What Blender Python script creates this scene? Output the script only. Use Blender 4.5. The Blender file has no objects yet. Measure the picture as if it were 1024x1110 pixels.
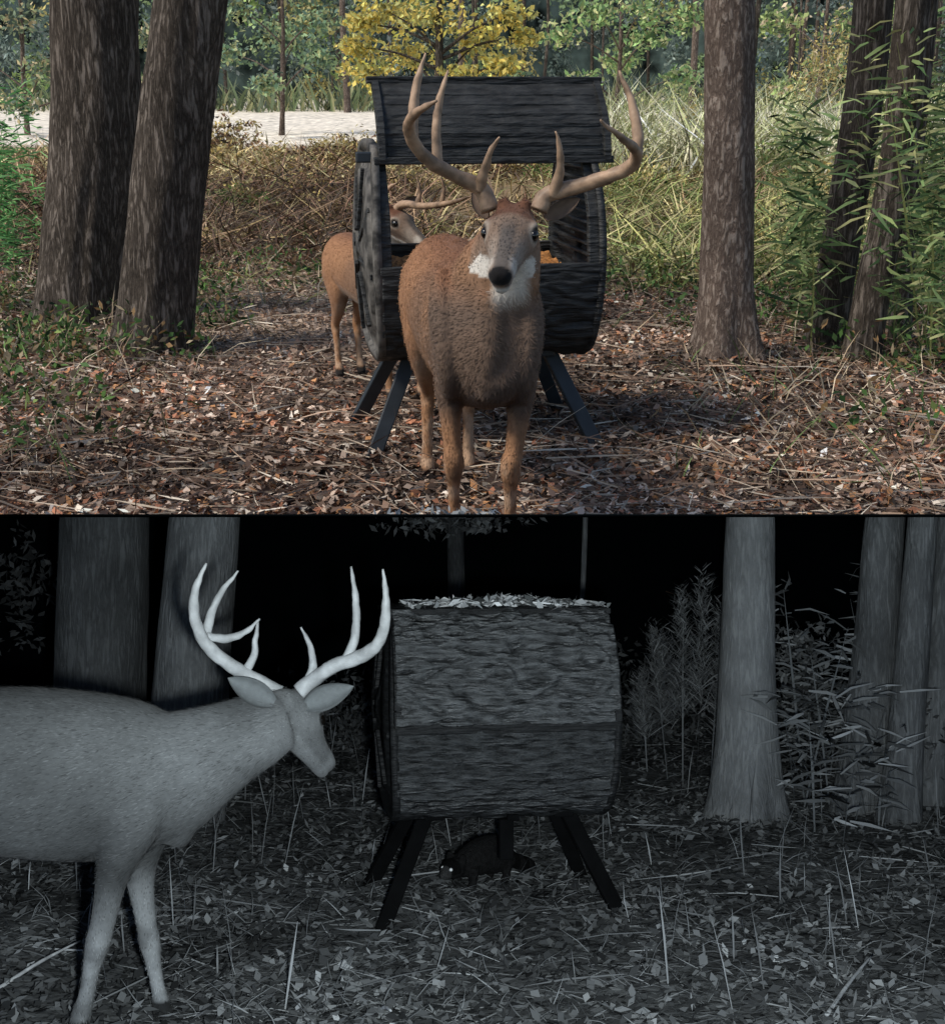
import bpy, math, random
import numpy as np
from mathutils import Vector, Matrix, noise as mnoise
random.seed(7); rng=np.random.default_rng(7)
R=math.radians
sc=bpy.context.scene
col=sc.collection
H=1.75; FPX=1407.0
TA=0.3198; TB=-0.0405
SA=2.0; SB=0.55
# ---------- unprojects pixel column / row at a given horizontal distance -> metres in the set's own level frame
def unproject(t,c,r,d):
    u=(r-555.0)/FPX
    T=(t+u)/(1-t*u); a=math.atan(t)
    z=H-d*T; F=d*math.cos(a)+(H-z)*math.sin(a)
    return Vector(((c-512.0)/FPX*F,d,z))
def A(c,r,d): return unproject(TA,c,r,d)
def B(c,r,d): return unproject(TB,c,r,d)
SETA=[];SETB=[]
CAM=Vector((0,0,H*SA))
MA=Matrix.Scale(SA,4)
MB=Matrix.Translation(CAM)@Matrix.Rotation(-(math.atan(TA)-math.atan(TB)),4,'X')@Matrix.Scale(SB,4)@Matrix.Translation(Vector((0,0,-H)))
# ---------- mesh helpers
def mesh_np(name,V,Fc,C=None,mat=None,smooth=False,link=True):
    V=np.asarray(V,dtype=np.float32); Fc=np.asarray(Fc,dtype=np.int32)
    me=bpy.data.meshes.new(name); n=len(Fc);k=Fc.shape[1]
    me.vertices.add(len(V)); me.vertices.foreach_set('co',V.ravel())
    me.loops.add(n*k); me.loops.foreach_set('vertex_index',Fc.ravel())
    me.polygons.add(n); me.polygons.foreach_set('loop_start',np.arange(0,n*k,k,dtype=np.int32))
    me.update(calc_edges=True)
    if C is not None: set_col(me,C)
    if smooth: me.polygons.foreach_set('use_smooth',np.ones(n,dtype=bool))
    if mat: me.materials.append(mat)
    ob=bpy.data.objects.new(name,me)
    if link: col.objects.link(ob)
    return ob
def set_col(me,C):
    a=me.color_attributes.new('Col','FLOAT_COLOR','POINT')
    C=np.asarray(C,dtype=np.float32)
    a.data.foreach_set('color',np.concatenate([C,np.ones((len(C),1),np.float32)],1).ravel())
def mesh_py(name,V,Fc,mat=None,smooth=False,parent=None):
    me=bpy.data.meshes.new(name); me.from_pydata([tuple(v) for v in V],[],Fc); me.update()
    if smooth:
        for p in me.polygons:p.use_smooth=True
    if mat: me.materials.append(mat)
    ob=bpy.data.objects.new(name,me); col.objects.link(ob)
    if parent: ob.parent=parent
    return ob
def empty(name):
    e=bpy.data.objects.new(name,None); col.objects.link(e); return e
def unit(a): return a/np.maximum(np.linalg.norm(a,axis=1,keepdims=True),1e-9)
def leaves_arr(P,N,T,L,W,C,fold=.25,curl=.1):
    N=unit(N);T=unit(T-N*np.sum(T*N,1,keepdims=True));Bv=np.cross(N,T)
    L=L[:,None];W=W[:,None]
    v0=P-T*L*.5; v1=P+Bv*W*.5+N*fold*W; v2=P+T*L*.5+N*curl*L; v3=P-Bv*W*.5+N*fold*W
    V=np.stack([v0,v1,v2,v3],1).reshape(-1,3)
    n=len(P);Fc=np.arange(n*4).reshape(n,4)
    return V,Fc,np.repeat(C,4,0)
def blades_arr(P,D,L,W,C,bend=.3,side=None):
    n=len(P);D=unit(D)
    if side is None: side=rng.normal(size=(n,3))*[1,1,.2]
    S=unit(np.cross(D,side)); 
    Bd=unit(np.cross(S,D)); Bd=np.where(Bd[:,2:3]>0,-Bd,Bd)
    L=L[:,None];W=W[:,None]*.5
    b=bend if np.ndim(bend)==0 else bend[:,None]
    m=P+D*L*.5+Bd*L*b*.2; t=P+D*L*.95+Bd*L*b*.8
    V=np.stack([P-S*W*.6,P+S*W*.6,m+S*W,m-S*W,t+S*W*.1,t-S*W*.1],1).reshape(-1,3)
    i=np.arange(n)*6
    Fc=np.stack([np.stack([i,i+1,i+2,i+3],1),np.stack([i+3,i+2,i+4,i+5],1)],1).reshape(-1,4)
    return V,Fc,np.repeat(C,6,0)
def merge(name,parts,mat):
    Vs=[];Fs=[];Cs=[];o=0
    for V,Fc,C in parts:
        Vs.append(V);Fs.append(Fc+o);Cs.append(C);o+=len(V)
    return mesh_np(name,np.concatenate(Vs),np.concatenate(Fs),np.concatenate(Cs),mat)
def pal(n,cols,w=None,var=.25):
    cols=np.array(cols,float)
    w=None if w is None else np.array(w,float)/sum(w)
    c=cols[rng.choice(len(cols),n,p=w)]
    return np.clip(c*(1+rng.normal(0,var,(n,1))),.003,1)
# ---------- materials
def newmat(name):
    m=bpy.data.materials.new(name);m.use_nodes=True
    nt=m.node_tree; b=nt.nodes['Principled BSDF']; return m,nt,b
def mat_attr(name,rough=.8,trans=0,spec=.2,bump=0,bscale=60,var=0,sheen=0,stretch=(1,1,1)):
    m,nt,b=newmat(name); N=nt.nodes;Lk=nt.links
    a=N.new('ShaderNodeAttribute');a.attribute_name='Col'
    b.inputs['Roughness'].default_value=rough;b.inputs['Specular IOR Level'].default_value=spec
    b.inputs['Sheen Weight'].default_value=sheen
    src=a.outputs['Color']
    tc=N.new('ShaderNodeTexCoord');mp=N.new('ShaderNodeMapping');mp.inputs['Scale'].default_value=stretch
    Lk.new(tc.outputs['Object'],mp.inputs[0])
    if var:
        nz=N.new('ShaderNodeTexNoise');nz.inputs['Scale'].default_value=bscale*.35;nz.inputs['Detail'].default_value=6
        Lk.new(mp.outputs[0],nz.inputs['Vector'])
        mr=N.new('ShaderNodeMapRange');mr.inputs['From Min'].default_value=.3;mr.inputs['From Max'].default_value=.7
        mr.inputs['To Min'].default_value=1-var;mr.inputs['To Max'].default_value=1+var
        Lk.new(nz.outputs['Fac'],mr.inputs['Value'])
        vm=N.new('ShaderNodeVectorMath');vm.operation='SCALE'
        Lk.new(src,vm.inputs[0]);Lk.new(mr.outputs[0],vm.inputs['Scale']);src=vm.outputs[0]
    Lk.new(src,b.inputs['Base Color'])
    if bump:
        nz=N.new('ShaderNodeTexNoise');nz.inputs['Scale'].default_value=bscale;nz.inputs['Detail'].default_value=5
        Lk.new(mp.outputs[0],nz.inputs['Vector'])
        bp=N.new('ShaderNodeBump');bp.inputs['Strength'].default_value=bump;bp.inputs['Distance'].default_value=.02
        Lk.new(nz.outputs['Fac'],bp.inputs['Height']);Lk.new(bp.outputs[0],b.inputs['Normal'])
    if trans:
        t=N.new('ShaderNodeBsdfTranslucent');Lk.new(src,t.inputs[0])
        mx=N.new('ShaderNodeMixShader');mx.inputs[0].default_value=trans
        Lk.new(b.outputs[0],mx.inputs[1]);Lk.new(t.outputs[0],mx.inputs[2])
        Lk.new(mx.outputs[0],N['Material Output'].inputs[0])
    return m
def mat_plain(name,c,rough=.6,spec=.3,var=.3,scale=12,bump=.3,stretch=(1,1,1),dist=.02):
    m,nt,b=newmat(name);N=nt.nodes;Lk=nt.links
    b.inputs['Roughness'].default_value=rough;b.inputs['Specular IOR Level'].default_value=spec
    tc=N.new('ShaderNodeTexCoord');mp=N.new('ShaderNodeMapping');mp.inputs['Scale'].default_value=stretch
    Lk.new(tc.outputs['Object'],mp.inputs[0])
    nz=N.new('ShaderNodeTexNoise');nz.inputs['Scale'].default_value=scale;nz.inputs['Detail'].default_value=7
    Lk.new(mp.outputs[0],nz.inputs['Vector'])
    cr=N.new('ShaderNodeValToRGB');cr.color_ramp.elements[0].position=.36;cr.color_ramp.elements[1].position=.64
    cr.color_ramp.elements[0].color=[x*(1-var) for x in c]+[1];cr.color_ramp.elements[1].color=[min(1,x*(1+var)) for x in c]+[1]
    Lk.new(nz.outputs['Fac'],cr.inputs[0]);Lk.new(cr.outputs[0],b.inputs['Base Color'])
    if bump:
        bp=N.new('ShaderNodeBump');bp.inputs['Strength'].default_value=bump;bp.inputs['Distance'].default_value=dist
        Lk.new(nz.outputs['Fac'],bp.inputs['Height']);Lk.new(bp.outputs[0],b.inputs['Normal'])
    return m
def mat_bark(name,c0,c1,c2,strength=.9,vscale=16,zs=.16,crack=.4,wide=.15):
    m,nt,b=newmat(name);N=nt.nodes;Lk=nt.links
    b.inputs['Roughness'].default_value=.95;b.inputs['Specular IOR Level'].default_value=.08
    tc=N.new('ShaderNodeTexCoord');mp=N.new('ShaderNodeMapping');mp.inputs['Scale'].default_value=(1,1,zs)
    Lk.new(tc.outputs['Object'],mp.inputs[0])
    mp2=N.new('ShaderNodeMapping');mp2.inputs['Scale'].default_value=(1,1,.4)
    Lk.new(tc.outputs['Object'],mp2.inputs[0])
    n1=N.new('ShaderNodeTexNoise');n1.inputs['Scale'].default_value=vscale;n1.inputs['Detail'].default_value=5;n1.inputs['Roughness'].default_value=.6;n1.inputs['Distortion'].default_value=.4
    Lk.new(mp.outputs[0],n1.inputs['Vector'])
    n2=N.new('ShaderNodeTexNoise');n2.inputs['Scale'].default_value=vscale*1.8;n2.inputs['Detail'].default_value=8;n2.inputs['Roughness'].default_value=.78
    Lk.new(mp2.outputs[0],n2.inputs['Vector'])
    sb=N.new('ShaderNodeMath');sb.operation='SUBTRACT';sb.inputs[1].default_value=.5;Lk.new(n1.outputs['Fac'],sb.inputs[0])
    ab=N.new('ShaderNodeMath');ab.operation='ABSOLUTE';Lk.new(sb.outputs[0],ab.inputs[0])
    mr=N.new('ShaderNodeMapRange');mr.interpolation_type='SMOOTHSTEP';mr.inputs['From Min'].default_value=.0;mr.inputs['From Max'].default_value=wide
    Lk.new(ab.outputs[0],mr.inputs['Value'])
    ml=N.new('ShaderNodeMixRGB');ml.inputs[0].default_value=1-crack
    Lk.new(mr.outputs[0],ml.inputs[1]);Lk.new(n2.outputs['Fac'],ml.inputs[2])
    cr=N.new('ShaderNodeValToRGB');e=cr.color_ramp.elements
    e[0].position=.25;e[0].color=(*c0,1);e[1].position=.78;e[1].color=(*c2,1)
    k=e.new(.5);k.color=(*c1,1)
    Lk.new(ml.outputs[0],cr.inputs[0])
    big=N.new('ShaderNodeTexNoise');big.inputs['Scale'].default_value=2.2;big.inputs['Detail'].default_value=6
    Lk.new(tc.outputs['Object'],big.inputs['Vector'])
    m2=N.new('ShaderNodeMapRange');m2.inputs['From Min'].default_value=.3;m2.inputs['From Max'].default_value=.7;m2.inputs['To Min'].default_value=.7;m2.inputs['To Max'].default_value=1.3
    Lk.new(big.outputs['Fac'],m2.inputs['Value'])
    vm=N.new('ShaderNodeVectorMath');vm.operation='SCALE';Lk.new(cr.outputs[0],vm.inputs[0]);Lk.new(m2.outputs[0],vm.inputs['Scale'])
    Lk.new(vm.outputs[0],b.inputs['Base Color'])
    bp=N.new('ShaderNodeBump');bp.inputs['Strength'].default_value=strength;bp.inputs['Distance'].default_value=.04
    Lk.new(ml.outputs[0],bp.inputs['Height']);Lk.new(bp.outputs[0],b.inputs['Normal'])
    return m
M_leaf=mat_attr('leaf_litter',.75,0)
M_fol=mat_attr('foliage',.6,.3)
M_grass=mat_attr('dry_grass',.7,0)
M_ground=mat_attr('soil',.95,0,.1,bump=.8,bscale=14,var=.45)
M_barkA=mat_bark('bark_day',(.035,.028,.022),(.105,.086,.07),(.22,.185,.155),1.0,26,.15)
M_barkA2=mat_bark('bark_day_light',(.075,.055,.045),(.165,.125,.10),(.29,.24,.20),.8,28,.3)
M_barkB=mat_bark('bark_night',(.19,.20,.205),(.26,.272,.278),(.33,.345,.35),.4,22,.15,.3)
M_barkB2=mat_bark('bark_night_dim',(.12,.126,.13),(.18,.19,.195),(.25,.262,.268),.5,24,.15,.35)
M_barkB3=mat_bark('bark_night_dark',(.08,.084,.087),(.12,.127,.131),(.165,.174,.18),.5,22,.15,.35)
M_fur=mat_attr('fur',.85,0,.1,bump=.1,bscale=120,var=.12,sheen=.08)
M_hair=mat_attr('fur_hair',.75,0,.15)
M_eye=mat_plain('eye',(.006,.005,.004),.12,.5,0,5,0)
M_antA=mat_plain('antler_day',(.30,.20,.13),.5,.3,.4,16,.3)
M_antB=mat_plain('antler_night',(.46,.48,.49),.5,.3,.2,16,.25)
M_black=mat_plain('night_box_black',(.0035,.005,.006),1,0,.1,2,0)  # black of the added box round the night set
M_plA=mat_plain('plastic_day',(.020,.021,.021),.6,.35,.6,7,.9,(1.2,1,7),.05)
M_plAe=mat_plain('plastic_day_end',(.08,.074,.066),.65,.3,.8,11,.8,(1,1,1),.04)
M_plB=mat_plain('plastic_night_lid',(.085,.09,.093),.38,.6,.6,11,.7,(1,1,4.5),.05)  # streaky colour noise paints in groove shade and ridge highlights
M_plB2=mat_plain('plastic_night',(.042,.045,.047),.4,.5,.6,11,.7,(1,1,4.5),.05)  # groove shade painted as colour streaks here too
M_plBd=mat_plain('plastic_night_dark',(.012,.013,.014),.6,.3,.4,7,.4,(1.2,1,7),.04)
M_legA=mat_plain('leg_day',(.018,.023,.028),.5,.4,.3,9,.1)
M_legB=mat_plain('leg_night',(.003,.0032,.0035),.9,.1,.3,9,.1)
M_corn=mat_plain('corn',(.36,.16,.05),.7,.2,.5,60,.8)
# ---------- trunks
def trunk(name,base,top,r0,r1,mat,flare=.35,ext=1.0,parent=None,amp=.05,nz=110,sg=56,seed=0,droot=.25,wob=.10):
    base=Vector(base);top=Vector(top);top=base+(top-base)*ext
    base=base-Vector((0,0,.15))
    V=[];Fc=[]
    Lz=(top-base).length
    for i in range(nz+1):
        t=i/nz; t=t**1.25
        c=base.lerp(top,t)
        c=c+Vector((mnoise.noise(Vector((t*2.5,seed,0)))*wob*Lz/4,0,0))*min(1,t*3)*(1-t*.5)
        zz=t*Lz
        r=r0*(1-t)+r1*t
        fl=flare*math.exp(-max(0,zz-.12)/droot)
        for j in range(sg):
            a=2*math.pi*j/sg
            rid=mnoise.noise(Vector((math.cos(a)*r0*9+seed*3.1,math.sin(a)*r0*9,zz*1.2)))
            rid+=.5*mnoise.noise(Vector((math.cos(a)*r0*22+seed,math.sin(a)*r0*22,zz*3)))
            lob=.5+.5*math.sin(a*5+seed*1.7)+.25*math.sin(a*3+seed)
            rr=r*(1+amp*rid)+r0*fl*(.55+.6*lob)
            V.append((c.x+rr*math.cos(a),c.y+rr*math.sin(a),c.z))
    for i in range(nz):
        for j in range(sg):
            k=(j+1)%sg
            Fc.append((i*sg+j,i*sg+k,(i+1)*sg+k,(i+1)*sg+j))
    Fc.append([nz*sg+j for j in range(sg)])
    return mesh_py(name,V,Fc,mat,True,parent)
def catmull(P,n):
    P=[Vector(p) for p in P]; Q=[P[0]*2-P[1]]+P+[P[-1]*2-P[-2]];out=[]
    for i in range(1,len(Q)-2):
        for k in range(n):
            t=k/n;a,b,c,d=Q[i-1],Q[i],Q[i+1],Q[i+2]
            out.append(.5*((2*b)+(c-a)*t+(2*a-5*b+4*c-d)*t*t+(3*b-a-3*c+d)*t**3))
    out.append(P[-1]);return out
def loft(rings,up=Vector((0,0,1)),seg=20,transport=False):
    V=[];Fc=[];n=len(rings);ps=None
    for i,(p,w,h) in enumerate(rings):
        a=rings[max(0,i-1)][0];b=rings[min(n-1,i+1)][0]
        t=(b-a).normalized()
        if transport and ps is not None:
            s=ps-t*ps.dot(t)
        else:
            s=t.cross(up)
            if s.length<.15: s=t.cross(Vector((0,1,0)))
        s.normalize();ps=s.copy();u=s.cross(t).normalized()
        for j in range(seg):
            q=2*math.pi*j/seg;V.append(p+s*w*math.cos(q)+u*h*math.sin(q))
    for i in range(n-1):
        for j in range(seg):
            k=(j+1)%seg;Fc.append((i*seg+j,i*seg+k,(i+1)*seg+k,(i+1)*seg+j))
    Fc.append([j for j in range(seg)][::-1]);Fc.append([(n-1)*seg+j for j in range(seg)])
    return V,Fc
def smooth_rings(rings,n=4):
    P=catmull([r[0] for r in rings],n)
    W=catmull([Vector((r[1],r[2],0)) for r in rings],n)
    return [(P[i],max(.002,W[i].x),max(.002,W[i].y)) for i in range(len(P))]
def tube(name,pts,mat,parent=None,n=6,seg=10,knob=0):
    R_=smooth_rings([(Vector(p[0]),p[1],p[1]) for p in pts],n)
    V,Fc=loft(R_,Vector((.13,.2,.97)),seg,True)
    if knob:
        V=[v+Vector((mnoise.noise(v*30),mnoise.noise(v*30+Vector((9,0,0))),mnoise.noise(v*30+Vector((0,9,0)))))*knob for v in V]
    return mesh_py(name,V,Fc,mat,True,parent)
def box_between(name,a,b,w,d,mat,parent=None,side=Vector((1,0,0))):
    a=Vector(a);b=Vector(b);t=(b-a).normalized();s=(side-t*side.dot(t)).normalized();u=t.cross(s)
    V=[p+s*sx*w/2+u*sy*d/2 for p in(a,b) for sx,sy in((-1,-1),(1,-1),(1,1),(-1,1))]
    F_=[(3,2,1,0),(4,5,6,7),(0,1,5,4),(1,2,6,5),(2,3,7,6),(3,0,4,7)]
    ob=mesh_py(name,V,F_,mat,False,parent)
    bv=ob.modifiers.new('b','BEVEL');bv.width=min(w,d)*.15;bv.segments=2
    return ob
# ---------- deer
HEAD=[(-.22,-.02,.15,.17),(-.08,.02,.20,.21),(.08,.03,.235,.235),(.26,.02,.262,.225),(.40,-.02,.215,.195),(.56,-.055,.160,.165),(.72,-.08,.135,.145),(.86,-.095,.132,.125),(.96,-.10,.105,.09),(1.01,-.105,.06,.05)]
JAW=[(-.02,-.13,.14,.11),(.2,-.18,.14,.115),(.45,-.20,.11,.09),(.7,-.215,.09,.075),(.88,-.235,.08,.06),(.94,-.23,.04,.03)]
def build_deer(name,body,neck,hpos,hfwd,hup,L,legs,tail,extra,ears,antlers,flow,gray=False,ant_mat=None,voxel=.0115,nfur=60000):
    root=empty(name)
    f=Vector(hfwd).normalized(); s=Vector(hup).cross(f).normalized(); u=f.cross(s)
    HM=Matrix(((f.x,s.x,u.x,hpos[0]),(f.y,s.y,u.y,hpos[1]),(f.z,s.z,u.z,hpos[2]),(0,0,0,1)))@Matrix.Scale(L,4)
    V=[];Fc=[]
    def add(vf,M=None):
        o=len(V)
        for v in vf[0]:V.append(M@v if M else v)
        for q in vf[1]:Fc.append([i+o for i in q])
    add(loft(smooth_rings(body),seg=28))
    add(loft(smooth_rings(neck),seg=24))
    add(loft(smooth_rings([(Vector((x,0,z)),w,h) for x,z,w,h in HEAD]),seg=24),HM)
    add(loft(smooth_rings([(Vector((x,0,z)),w,h) for x,z,w,h in JAW]),seg=20),HM)
    for sy in(1,-1):
        add(loft(smooth_rings([(Vector((.14,sy*.17,.13)),.05,.04),(Vector((.26,sy*.215,.14)),.058,.045),(Vector((.38,sy*.17,.09)),.03,.02)]),seg=12),HM)
        add(loft(smooth_rings([(Vector((.0,sy*.08,.16)),.07,.07),(Vector((-.02,sy*.12,.30)),.06,.06)]),seg=12),HM)
        add(loft(smooth_rings([(Vector((.92,sy*.04,-.06)),.035,.035),(Vector((.99,sy*.065,-.085)),.035,.04)]),seg=12),HM)
    for lg in legs+[tail]+extra:
        rr=[]
        for q in lg:
            rr.append((Vector(q[0]),q[1],q[2] if len(q)>2 else q[1]))
        add(loft(smooth_rings(rr),Vector((0,1,.01)) if not gray else Vector((1,0,.01)),seg=16))
    tmp=mesh_py('tmp',V,Fc)
    md=tmp.modifiers.new('r','REMESH');md.mode='VOXEL';md.voxel_size=voxel
    sm=tmp.modifiers.new('s','SMOOTH');sm.iterations=9;sm.factor=.5
    dg=bpy.context.evaluated_depsgraph_get()
    me=bpy.data.meshes.new_from_object(tmp.evaluated_get(dg))
    bpy.data.objects.remove(tmp)
    n=len(me.vertices);co=np.empty(n*3,np.float32);me.vertices.foreach_get('co',co);co=co.reshape(-1,3)
    nn=np.empty(n*3,np.float32);me.vertex_normals.foreach_get('vector',nn);nn=nn.reshape(-1,3)
    me.polygons.foreach_set('use_smooth',np.ones(len(me.polygons),bool))
    HI=np.array(HM.inverted());hc=co@HI[:3,:3].T+HI[:3,3]
    def blend(C,c,m): m=np.clip(m,0,1)[:,None];return C*(1-m)+np.array(c)*m
    ss=lambda x,a,b: np.clip((x-a)/(b-a),0,1)
    nz=np.array([mnoise.noise(Vector(map(float,v*4))) for v in co])
    nz2=np.array([mnoise.noise(Vector(map(float,v*14))) for v in co])
    C=np.tile(np.array([.26,.145,.082]),(n,1))
    C=blend(C,(.16,.098,.066),ss(nz,-.1,.35)*.65)
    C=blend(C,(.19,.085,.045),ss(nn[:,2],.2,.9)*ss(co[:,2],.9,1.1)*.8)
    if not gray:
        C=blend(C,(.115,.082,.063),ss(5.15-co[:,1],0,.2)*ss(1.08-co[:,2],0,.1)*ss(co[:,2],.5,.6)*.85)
        C=blend(C,(.36,.18,.09),ss(co[:,1],5.3,5.7)*ss(-nn[:,0],.3,.8)*.6)  # sunlit left flank painted into the coat as warmer colour
    C=blend(C,(.50,.42,.33),ss(-nn[:,2],.35,.8)*ss(co[:,2],.45,.6)*(hc[:,0]<-.6)*.6)
    C=blend(C,(.33,.17,.085),ss(.60-co[:,2],0,.12)*.8)
    C=blend(C,(.46,.34,.24),ss(.42-co[:,2],0,.1)*ss(nz2,-.05,.25)*.5)
    C=blend(C,(.12,.07,.04),ss(.42-co[:,2],0,.1)*ss(-nz2,.15,.35)*.6)
    C=blend(C,(.02,.017,.015),ss(.075-co[:,2],0,.02))
    inh=(hc[:,0]>-.3)&(np.abs(hc[:,1])<.42)&(hc[:,2]>-.40)&(hc[:,2]<.5)
    x,y,z=hc[:,0],np.abs(hc[:,1]),hc[:,2]
    wk=.3 if gray else 1
    C=blend(C,(.21,.145,.105),inh*ss(x,-.15,.1))
    C=blend(C,(.12,.055,.033),inh*ss(z,.1,.2)*ss(.30-x,0,.1))
    C=blend(C,(.10,.085,.075),inh*ss(x,.30,.46)*ss(.10-y,0,.05)*ss(z,-.1,0))
    C=blend(C,(.27,.235,.20),inh*ss(x,.42,.6)*ss(y,.06,.12)*.7)
    C=blend(C,(.45,.41,.36),inh*ss(x,.72,.78)*ss(.92-x,0,.04)*ss(y,.06,.10)*.8)
    C=blend(C,(.60,.56,.50),inh*ss(-.20-z,0,.03)*(x>.1)*wk)
    C=blend(C,(.58,.53,.46),ss(.42-x,0,.08)*ss(x,-.5,-.3)*ss(-.27-z,0,.06)*ss(z,-.72,-.55)*ss(.20-y,0,.08)*(wk*.4 if gray else .95))
    de=np.sqrt((x-.29)**2+(y-.235)**2+(z-.07)**2)
    C=blend(C,(.36,.30,.24),inh*ss(.125-de,0,.03)*(.8 if not gray else .3))
    C=blend(C,(.03,.025,.02),inh*ss(.092-de,0,.02))
    if not gray: C=blend(C,(.03,.026,.023),inh*(np.abs(z+.19)<.010)*ss(x,.5,.56)*(x<.95))
    C=blend(C,(.010,.009,.009),inh*ss(x,.925,.945)*ss(z,-.185,-.165))
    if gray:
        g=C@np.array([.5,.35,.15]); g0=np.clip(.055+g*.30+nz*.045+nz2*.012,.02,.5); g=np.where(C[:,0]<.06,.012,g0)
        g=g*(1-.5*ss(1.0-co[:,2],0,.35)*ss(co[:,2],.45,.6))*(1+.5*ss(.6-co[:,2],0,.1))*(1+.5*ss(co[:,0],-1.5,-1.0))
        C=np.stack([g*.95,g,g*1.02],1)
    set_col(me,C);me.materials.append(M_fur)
    ob=bpy.data.objects.new('body',me);col.objects.link(ob);ob.parent=root
    dark=(((C[:,0]<.045) if not gray else (C[:,0]<.013)))|((de<.15)&inh)|((x>.84)&inh)
    ok=np.where(~dark)[0];pk=rng.choice(ok,nfur)
    P=co[pk]+rng.normal(size=(nfur,3))*voxel*.3;Nn=nn[pk];hp=hc[pk]
    head=((hp[:,0]>-.25)&(np.abs(hp[:,1])<.45)&(np.abs(hp[:,2])<.5));leg=(co[pk,2]<.58)
    Fl=np.tile(np.array(flow,float),(nfur,1));Fl[leg]=(0,0,-1);Fl[head]=-np.array(f[:])
    Fl=Fl+rng.normal(size=(nfur,3))*.15
    Fl=unit(Fl-Nn*np.sum(Fl*Nn,1,keepdims=True))+Nn*np.where(head|leg,.04,.06)[:,None]
    Ln=np.where(head,.008,np.where(leg,.011,.020))*rng.uniform(.7,1.3,nfur)
    clump=np.array([mnoise.noise(Vector(map(float,v*18))) for v in co])[pk]
    vv=.22 if gray else .13
    Ch=C[pk]*np.clip(1+rng.normal(0,vv,nfur)+clump*.18,.5,1.6)[:,None]
    h_=merge('coat',[blades_arr(P,Fl,Ln,np.full(nfur,.0034),np.clip(Ch,0,1),.0,Nn)],M_hair);h_.parent=root
    for sy in(1,-1):
        bpy.ops.mesh.primitive_uv_sphere_add(segments=20,ring_count=12,radius=1)
        e=bpy.context.object;e.name='eye';e.data.materials.append(M_eye)
        for p in e.data.polygons:p.use_smooth=True
        e.data.transform(HM@Matrix.Translation((.305,sy*.228,.07))@Matrix.Diagonal((.066,.045,.056,1)));e.parent=root
    for (b,t,nrm,wd,cin) in ears:
        b=Vector(b);t=Vector(t);ax=(t-b);Ln=ax.length;ax.normalize();nrm=Vector(nrm);nrm=(nrm-ax*nrm.dot(ax)).normalized();sd=ax.cross(nrm)
        V=[];Fq=[];Cc=[]
        for side in(0,1):
            for i in range(13):
                q=i/12;w=wd*(math.sin(math.pi*min(1,q*.93+.07))**.7)*(1-.25*q) if q<1 else .002
                if i==0:w=wd*.35
                for j in range(9):
                    v=(j/8-.5)*2
                    V.append(b+ax*Ln*q+sd*w*v*(1-.15*abs(v))+nrm*(w*.75*(v*v)-side*.012))
                    edge=abs(v)>.75
                    Cc.append(cin if (side==0 and not edge) else tuple(k*.45 for k in cin) if side==0 else ((.2,.11,.06) if not gray else (.22,.235,.24)))
        for side in(0,1):
            o=side*117
            for i in range(12):
                for j in range(8):
                    a=o+i*9+j;Fq.append((a,a+1,a+10,a+9) if side else (a,a+9,a+10,a+1))
        for i in range(12):
            for j in(0,8):
                a=i*9+j;Fq.append((a,a+9,a+9+117,a+117))
        e=mesh_np('ear',[tuple(v) for v in V],Fq,Cc,M_fur,True);e.parent=root
    for k,an in enumerate(antlers):
        tube('antler_%d'%k,an,ant_mat,root,8,14,.004)
    return root
V3=Vector
bodyA=[(V3((-.15,6.22,.98)),.08,.10),(V3((-.14,6.12,.95)),.16,.19),(V3((-.12,5.95,.93)),.20,.235),(V3((-.08,5.7,.90)),.215,.25),(V3((-.03,5.45,.87)),.225,.275),(V3((.02,5.2,.86)),.22,.30),(V3((.055,5.02,.86)),.195,.29),(V3((.085,4.88,.85)),.145,.24),(V3((.1,4.8,.86)),.08,.15)]
neckA=[(V3((.04,5.18,.96)),.16,.2),(V3((.07,5.05,1.02)),.16,.22),(V3((.10,4.97,1.11)),.145,.185),(V3((.128,4.93,1.19)),.125,.15),(V3((.143,4.90,1.26)),.108,.125),(V3((.147,4.86,1.30)),.08,.09)]
def foreleg(x0,x1,y0,sx):
    return [(V3((x0,y0+.1,.86)),.07,.13),(V3((x0,y0+.09,.70)),.060,.105),(V3((x0*.7+x1*.3,y0+.07,.56)),.046,.07),(V3((x0*.3+x1*.7,y0+.03,.43)),.036,.045),(V3((x1,y0+.01,.375)),.043,.047),(V3((x1,y0+.01,.33)),.040,.042),(V3((x1,y0+.02,.26)),.027,.032),(V3((x1,y0+.03,.15)),.026,.030),(V3((x1,y0+.02,.095)),.036,.038),(V3((x1,y0-.01,.045)),.033,.038),(V3((x1,y0-.035,.0)),.036,.046)]
def hindleg(x,y):
    return [(V3((x,y+.02,.88)),.11,.2),(V3((x-.0,y-.05,.72)),.09,.15),(V3((x,y-.02,.57)),.055,.085),(V3((x+.01,y+.1,.45)),.036,.055),(V3((x+.01,y+.13,.40)),.036,.05),(V3((x+.01,y+.09,.28)),.028,.034),(V3((x+.01,y+.06,.12)),.028,.032),(V3((x+.01,y+.04,.08)),.036,.04),(V3((x+.01,y+.0,.0)),.036,.048)]
legsA=[foreleg(-.095,-.075,4.98,-1),foreleg(.195,.15,4.90,1),hindleg(-.225,5.95),hindleg(-.03,6.0)]
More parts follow.
